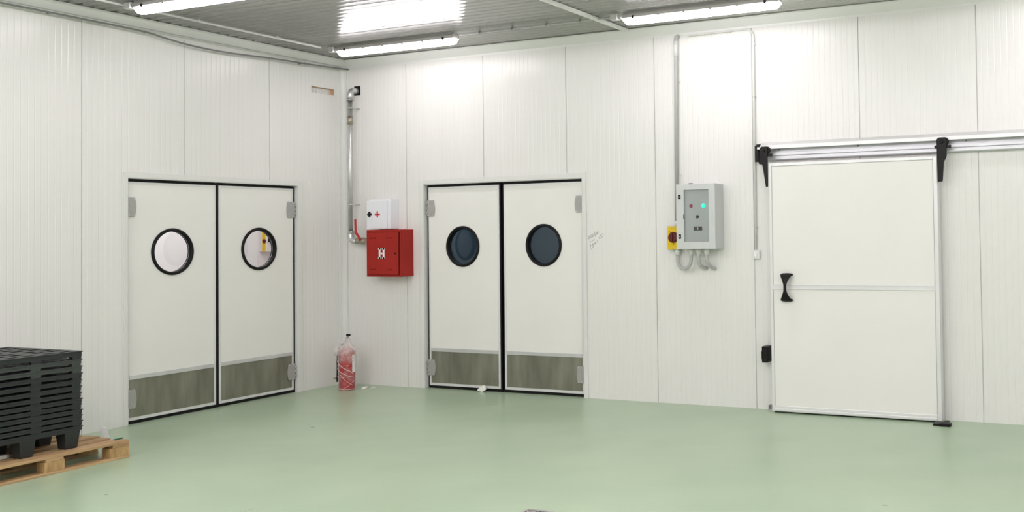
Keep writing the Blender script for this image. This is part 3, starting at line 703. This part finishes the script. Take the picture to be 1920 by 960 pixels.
v = obj('valve', lathe(bmesh.new(), (px0+.086, py0, 1.560), [(.030, 0), (.034, .006), (.034, .03), (.026, .038), (.038, .06), (.040, .085), (.038, .11), (.026, .13), (.034, .14), (.034, .17), (.025, .178), (.025, hx0-px0-.0868)], (1, 0, 0), 16), MBRASS, t)
bm = bmesh.new()
prism(bm, [(px0+.155, py0-.043, 1.565), (px0+.185, py0-.043, 1.565), (px0+.180, py0-.043, 1.60), (px0+.128, py0-.043, 1.66), (px0+.122, py0-.043, 1.795), (px0+.095, py0-.043, 1.795), (px0+.098, py0-.043, 1.645), (px0+.14, py0-.043, 1.60)], (0, -.006, 0))
cyl(bm, (px0+.168, py0-.036, 1.572), (px0+.168, py0-.056, 1.572), .010, n=8)
obj('lever', bm, MLEVER, v, .002)
tag(obj('pipe_hole', B(.165, .252, -.0012, -.0004, 3.155, 3.262), MRUB, origin=(.21, 0, 3.2)), 'dark cut-out in the back wall where the riser pipe enters', 'hole')
# cut slot high on the left wall
t = thing('wall_slot', (-.04, -.285, 3.155), 'narrow rectangular slot cut high in the left wall near the corner', 'slot')
bm = B((-.045, -.040, -SLOT[1], -SLOT[0], SLOT[2], SLOT[3]))
for k in range(7): box(bm, -.040, -.034, -SLOT[1]+.02+k*.04, -SLOT[1]+.026+k*.04, SLOT[2], SLOT[3])
obj('lining', bm, MTRIM, t)
obj('foam_edge', B((-.039, -.006, -SLOT[0]-.028, -SLOT[0]-.001, SLOT[2]+.001, SLOT[3]-.0045), (-.039, -.006, -SLOT[1]+.001, -SLOT[0]-.001, SLOT[3]-.0045, SLOT[3]-.0005)), MFOAM, t, .001)

# ------------------------------------------------------------------ small marks on walls
tag(obj('torn_sticker', prism(bmesh.new(), [(.0015, -.512, 2.205), (.010, -.490, 2.200), (.0015, -.458, 2.165), (.004, -.466, 2.115), (.0015, -.480, 2.135)], (.0015, 0, 0)), MPAPER, origin=(.001, -.49, 2.16)),
    'torn flap of white film on the left wall beside the door frame', 'sticker')
strokes = [[(3.122, 1.545), (3.150, 1.562), (3.19, 1.577), (3.228, 1.600), (3.236, 1.612)], [(3.128, 1.556), (3.134, 1.578), (3.142, 1.566)], [(3.15, 1.570), (3.157, 1.592), (3.166, 1.578)],
           [(3.175, 1.580), (3.18, 1.600)], [(3.192, 1.588), (3.199, 1.622)], [(3.208, 1.594), (3.214, 1.612), (3.221, 1.600)], [(3.228, 1.602), (3.232, 1.628), (3.238, 1.610)],
           [(3.247, 1.575), (3.262, 1.584), (3.290, 1.600)], [(3.252, 1.553), (3.272, 1.562), (3.294, 1.580)], [(3.24, 1.556), (3.252, 1.568), (3.25, 1.548), (3.262, 1.556)],
           [(3.145, 1.513), (3.153, 1.528), (3.158, 1.518)], [(3.168, 1.530), (3.174, 1.536)], [(3.182, 1.534), (3.194, 1.545), (3.198, 1.536)],
           [(3.143, 1.490), (3.150, 1.478), (3.153, 1.495), (3.148, 1.472)], [(3.150, 1.446), (3.172, 1.465), (3.185, 1.482), (3.188, 1.497)], [(3.172, 1.492), (3.18, 1.505), (3.176, 1.484)],
           [(3.192, 1.500), (3.204, 1.518), (3.20, 1.500), (3.214, 1.520)], [(3.222, 1.522), (3.232, 1.536)]]
bm = bmesh.new()
for st in strokes: tube(bm, [(x, -.0006, z) for x, z in st], .0019, 5)
tag(obj('handwriting', bm, MINK, origin=(3.2, 0, 1.53)), 'slanting pencil scribbles on the back wall right of the double doors', 'writing')
tag(obj('wall_plug', cyl(bmesh.new(), (7.222, -.0004, .956), (7.222, -.004, .956), .007, n=12), MBLK, origin=(7.222, 0, .956)), 'tiny black plug in the back wall at the right edge of the photo', 'plug')

# ------------------------------------------------------------------ fire extinguisher in its film wrapping
ex, ey = .365, -.335
t = thing('fire_extinguisher', (ex, ey, 0), 'red fire extinguisher wrapped in cloudy plastic film on the floor by the corner', 'fire extinguisher')
R = .081
cyln = obj('cylinder', lathe(bmesh.new(), (ex, ey, 0), [(R*.93, 0), (R, .008), (R, .37)] + [(R*math.cos(a)*.80+R*.20 if False else R*math.cos(a)**.8, .37+.068*math.sin(a)) for a in [PI/2*.85*i/8 for i in range(1, 9)]] + [(.020, .440), (.018, .468)], (0, 0, 1), 32), MEXT, t)
# printed label on the side facing the room
bm = bmesh.new(); a0 = -.12; pr = None
for i in range(7):
    a = a0+i*.115; p = [bm.verts.new((ex+(R+.0012)*math.cos(a), ey+(R+.0012)*math.sin(a), z)) for z in (.185, .368)]
    if pr: bm.faces.new((pr[0], p[0], p[1], pr[1]))
    pr = p
obj('label_sticker', bm, MSTICK, cyln)
hd_ = obj('valve', B((ex-.016, ex+.016, ey-.016, ey+.016, .462, .505)), MGALV, t, .004)
obj('handle', prism(bmesh.new(), [(ex-.050, ey-.01, .425), (ex-.030, ey-.01, .435), (ex+.000, ey-.01, .510), (ex+.022, ey-.01, .560), (ex+.008, ey-.01, .566), (ex-.022, ey-.01, .515)], (0, .02, 0)), MHINGE, t, .004)
obj('handle_tip', B(ex+.000, ex+.042, ey-.014, ey+.014, .560, .582), MBLK, t, .006)
obj('hose', tube(bmesh.new(), smooth_path([(ex-.018, ey-.02, .49), (ex-.050, ey-.050, .45), (ex-.063, ey-.064, .38), (ex-.066, ey-.068, .30), (ex-.066, ey-.068, .20), (ex-.068, ey-.070, .085)]), .0085, 10), MRUB, t)
obj('safety_pin', B((ex-.116, ex-.075, ey-.079, ey-.075, .120, .126), (ex-.086, ex-.072, ey-.083, ey-.071, .115, .133)), MGOLD, t)
# film: crumpled sleeve, open shape wider than the cylinder, with a flap at the upper left
bm = bmesh.new(); rings = []; n = 48
prof = [(.092, .003), (.089, .03), (.088, .08), (.0885, .14), (.088, .20), (.090, .26), (.095, .32), (.098, .37), (.094, .41), (.078, .45), (.055, .485), (.036, .515), (.027, .540)]
for j, (rr, z) in enumerate(prof):
    ring = []
    for k in range(n):
        a = 2*PI*k/n
        wob = .0035*math.sin(3*a+z*19)+.0025*math.sin(7*a-z*31)+.002*math.sin(13*a+z*53)
        flap = .045*math.exp(-((z-.425)/.055)**2)*max(0, math.cos(a-PI*1.25))**8 + .018*math.exp(-((z-.30)/.10)**2)*max(0, math.cos(a-PI*1.25))**4
        ring.append(bm.verts.new((ex+(rr+wob+flap)*math.cos(a), ey+(rr+wob+flap)*math.sin(a), z)))
    rings.append(ring)
for a, b in zip(rings, rings[1:]):
    for k in range(n): f = bm.faces.new((a[k], a[(k+1) % n], b[(k+1) % n], b[k])); f.smooth = True
sl = obj('film_wrap', bm, MFILM, t); md = sl.modifiers.new('s', 'SUBSURF'); md.levels = 1; md.render_levels = 1
# twisted film strands wound around the cylinder
for (z0_, z1_, a0_, a1_, rr) in ((.335, .175, PI*1.15, PI*1.98, .0045), (.235, .13, PI*1.25, PI*2.0, .003), (.27, .262, PI*1.15, PI*1.8, .0028), (.15, .145, PI*1.1, PI*1.9, .0028), (.165, .05, PI*1.5, PI*1.95, .003), (.03, .012, PI*1.1, PI*2.0, .0035), (.02, .10, PI*1.6, PI*2.0, .0025)):
    pts = [(ex+.093*math.cos(a0_+(a1_-a0_)*i/14), ey+.093*math.sin(a0_+(a1_-a0_)*i/14), max(.006, z0_+(z1_-z0_)*i/14-.010*math.sin(PI*i/14))) for i in range(15)]
    obj('film_strand', tube(bmesh.new(), pts, rr, 6), MSTRAND, t)

# paper scraps
def scrap(x, y, z, pts, label, rotx=0, h=.004):
    bm = prism(bmesh.new(), [(x+a, y+b, z+c) for a, b, c in pts], (0, 0, h)); return tag(obj('paper_scrap', bm, MPAPER, origin=(x, y, z)), label, 'scrap')
scrap(.520, -.250, .0, [(-.03, -.015, 0), (-.005, -.02, 0), (.03, .005, .012), (.022, .018, .018), (-.012, .01, .008)], 'white paper scrap on the floor just right of the fire extinguisher', h=.012)
scrap(.628, -.235, .0, [(-.028, -.01, 0.0), (-.006, -.022, 0), (.004, -.004, .018), (.026, -.014, .006), (.022, .006, .0), (.008, .004, .014), (.004, .022, 0), (-.008, .006, .008)], 'white crumpled paper scrap on the floor, the right of two beside the extinguisher', h=.012)
tag(obj('paper_scrap', prism(bmesh.new(), [(1.795, -.020, .036), (1.820, -.030, .028), (1.865, -.028, .020), (1.905, -.022, .045), (1.893, -.010, .074), (1.862, -.004, .086), (1.828, -.010, .066)], (0, .008, 0)), MPAPER, origin=(1.85, -.02, .02)),
    'white scrap leaning at the foot of the back wall\'s left door leaf', 'scrap').location.z -= .019

# ------------------------------------------------------------------ floor drain at the bottom edge of the photo
t = thing('floor_drain', (4.94, -3.60, 0), 'square stainless steel floor drain at the bottom edge of the photo', 'drain')
gx0, gx1, gy0, gy1 = 4.785, 5.085, -3.755, -3.455
obj('rim', B((gx0, gx1, gy1-.022, gy1, .0, .004), (gx0, gx1, gy0, gy0+.022, .0, .004), (gx0, gx0+.022, gy0+.022, gy1-.022, .0, .004), (gx1-.022, gx1, gy0+.022, gy1-.022, .0, .004)), MSS, t)
obj('pit', B(gx0+.022, gx1-.022, gy0+.022, gy1-.022, .0002, .0010), MDRK, t)
bm = bmesh.new()
for k in range(9): box(bm, gx0+.030+k*.028, gx0+.044+k*.028, gy0+.026, gy1-.030, .001, .0035)
for k in range(3): box(bm, gx0+.024, gx1-.024, gy0+.03+k*.11, gy0+.042+k*.11, .001, .0036)
obj('grate', bm, MSS, t)

# ------------------------------------------------------------------ wooden pallet
wy1, wy0 = -3.332, -4.412; wx1, wx0 = 1.190, .410; H = .130
t = thing('wooden_pallet', ((wx0+wx1)/2, (wy0+wy1)/2, 0), 'pale pine pallet on the floor under the stack of black plastic pallets', 'pallet')
W = [.13, .09, .13, .09, .13]; gap = ((wx1-wx0)-sum(W))/4; x = wx1
for i, wd in enumerate(W):
    dy = (0, -.018, .0, -.012, .006)[i]
    obj('deck_board', B(x-wd, x, wy0+dy, wy1+dy, H-.020, H), MWOOD, t, .0025); x -= wd+gap
for yc in (wy1-.066, (wy0+wy1)/2, wy0+.066):
    obj('cross_board', B(wx0, wx1, yc-.06, yc+.06, H-.0395, H-.0202), MWOOD, t, .002)
for xc in (wx1-.045, (wx0+wx1)/2, wx0+.045):
    obj('skid_board', B(xc-.045, xc+.045, wy0, wy1, .0, .0195), MWOOD, t, .002)
    for y0_, y1_ in ((wy1-.150, wy1-.002), ((wy0+wy1)/2-.068, (wy0+wy1)/2+.068), (wy0+.002, wy0+.150)):
        obj('block', B(xc-.044, xc+.044, y0_, y1_, .0198, H-.0398), MWOODD, t, .002)

# stack of nested black plastic pallets
SX0, SX1, SY0, SY1 = .285, 1.118, -4.405, -3.640
legx = (1.055, .760, .420); legy = (-3.700, -4.005, -4.345)
def plastic_pallet(z, nxt_z, m, legs_h, label, first=None):
    """z = top of the deck rim, gapb = height of the spacer ribs under the rim"""
    if first is None:
        o = thing('plastic_pallet', ((SX0+SX1)/2, (SY0+SY1)/2, z), label, 'pallet', 'black plastic pallets in the stack')
    th = .038 if z > .8 else .030
    gapb = z-th-nxt_z-.0004 if nxt_z else 0
    bm = bmesh.new()
    # rim: flared outward at the top edge
    def rim(x0, x1, y0, y1, z0, z1):
        box(bm, x0, x1, y0, y1, z0, z1)
    rw = .03
    rim(SX0, SX1, SY1-rw, SY1, z-th, z); rim(SX0, SX1, SY0, SY0+rw, z-th, z)
    rim(SX1-rw, SX1, SY0+rw, SY1-rw, z-th, z); rim(SX0, SX0+rw, SY0+rw, SY1-rw, z-th, z)
    e = .006     # lip
    rim(SX0-e, SX1+e, SY1, SY1+e, z-.008, z); rim(SX0-e, SX1+e, SY0-e, SY0, z-.008, z); rim(SX1, SX1+e, SY0, SY1, z-.008, z); rim(SX0-e, SX0, SY0, SY1, z-.008, z)
    deck = obj('rim', bm, m, o, .0015)
    bm = bmesh.new()
    nx, ny = 7, 6
    for i in range(1, nx):
        xc = SX0+(SX1-SX0)*i/nx; wd = .018 if i % 2 else .034
        box(bm, xc-wd, xc+wd, SY0+rw, SY1-rw, z-.012, z-.001)
    for j in range(1, ny):
        yc = SY0+(SY1-SY0)*j/ny; wd = .016 if j % 2 else .034
        box(bm, SX0+rw, SX1-rw, yc-wd, yc+wd, z-.0125, z-.0015)
    obj('deck_grid', bm, m, o)
    # spacer posts between rims at corners and middles
    bm = bmesh.new()
    if gapb > .002:
        for a, b in ((SY1-.062, SY1-.002), (SY1-.345, SY1-.278), (SY0+.002, SY0+.08)):
            box(bm, SX1-.028, SX1-.002, a, b, z-th-gapb, z-th); box(bm, SX0+.002, SX0+.028, a, b, z-th-gapb, z-th)
        for a, b in ((SX1-.10, SX1-.0285), (SX1-.43, SX1-.34), (SX0+.0285, SX0+.1)):
            box(bm, a, b, SY1-.028, SY1-.002, z-th-gapb, z-th); box(bm, a, b, SY0+.002, SY0+.028, z-th-gapb, z-th)
        split_objs('spacer_post', bm, m, o)
    else: bm.free()
    if legs_h:
        for lx in legx:
            for ly in legy:
                bm = bmesh.new(); zt_, zb_ = z-th, z-th-legs_h
                a, b = .058, .044; dx = .0
                P4 = [[(sx*hw2+lx, sy*hw2*.95+ly, zz) for sx, sy in ((-1, -1), (1, -1), (1, 1), (-1, 1))] for hw2, zz in ((a, zt_), (b, zb_))]
                vs = [[bm.verts.new(p) for p in q] for q in P4]
                for k in range(4): bm.faces.new((vs[0][k], vs[0][(k+1) % 4], vs[1][(k+1) % 4], vs[1][k]))
                bm.faces.new(vs[1]); bm.faces.new(vs[0][::-1])
                obj('leg', bm, m, o, .006)
        # skirt just under the rim of the bottom pallet
        split_objs('skirt', B((SX1-.026, SX1-.004, SY0+.02, SY1-.02, z-th-.008, z-th), (SX0+.03, SX1-.03, SY1-.026, SY1-.004, z-th-.008, z-th)), m, o)
    return o
zs = [.818, .760, .712, .664, .617, .571, .525, .483, .443, .405, .365, .325, .286]
ordn = ['topmost', 'second from the top', 'third from the top', 'fourth from the top', 'fifth from the top', 'sixth from the top', 'seventh from the top', 'eighth from the top',
        'fifth from the bottom', 'fourth from the bottom', 'third from the bottom', 'second from the bottom', 'lowest']
for i, z in enumerate(zs):
    nxt = zs[i+1] if i+1 < len(zs) else None
    m = MPLAS2 if i in (1, 2) else MPLAS
    lab = ordn[i]
    txt = {0: 'topmost black plastic pallet of the stack, its open grid deck showing', 12: 'lowest black plastic pallet of the stack, its legs standing on the wooden pallet'}.get(i, 'black plastic pallet in the stack, %s' % lab)
    if i in (1, 2): txt = 'greyer plastic pallet in the black stack, %s' % lab
    o = plastic_pallet(z, nxt, m, (.286-.030-.1305) if nxt is None else 0, txt)
    if i: o.location.y += random.uniform(-.004, .004); o.location.x += random.uniform(-.003, .003)
# scraps lying on and behind the wooden pallet
tag(obj('paper_scrap', prism(bmesh.new(), [(.93, -4.10, .1305), (.965, -4.115, .1305), (.975, -4.06, .1305), (.955, -4.03, .1305), (.925, -4.06, .1305)], (-.008, .004, .022)), MPAPER, origin=(.95, -4.08, .1305)),
    'crumpled white scrap on the wooden pallet under the black stack', 'scrap')
tag(obj('metal_offcut', prism(bmesh.new(), [(.640, -3.130, 0), (.655, -3.112, 0), (.640, -3.100, 0), (.658, -3.085, 0), (.690, -3.110, 0), (.662, -3.148, 0)], (-.034, -.030, .145)), MALUW, origin=(.61, -3.13, 0)),
    'short white metal offcut standing behind the wooden pallet', 'offcut')
tag(obj('plastic_strip', B(1.100, 1.114, -3.390, -3.325, .1305, .1385), MGRN, origin=(1.01, -3.35, .1305), bevel=.002), 'dark green plastic strip at the end of the wooden pallet', 'strip')
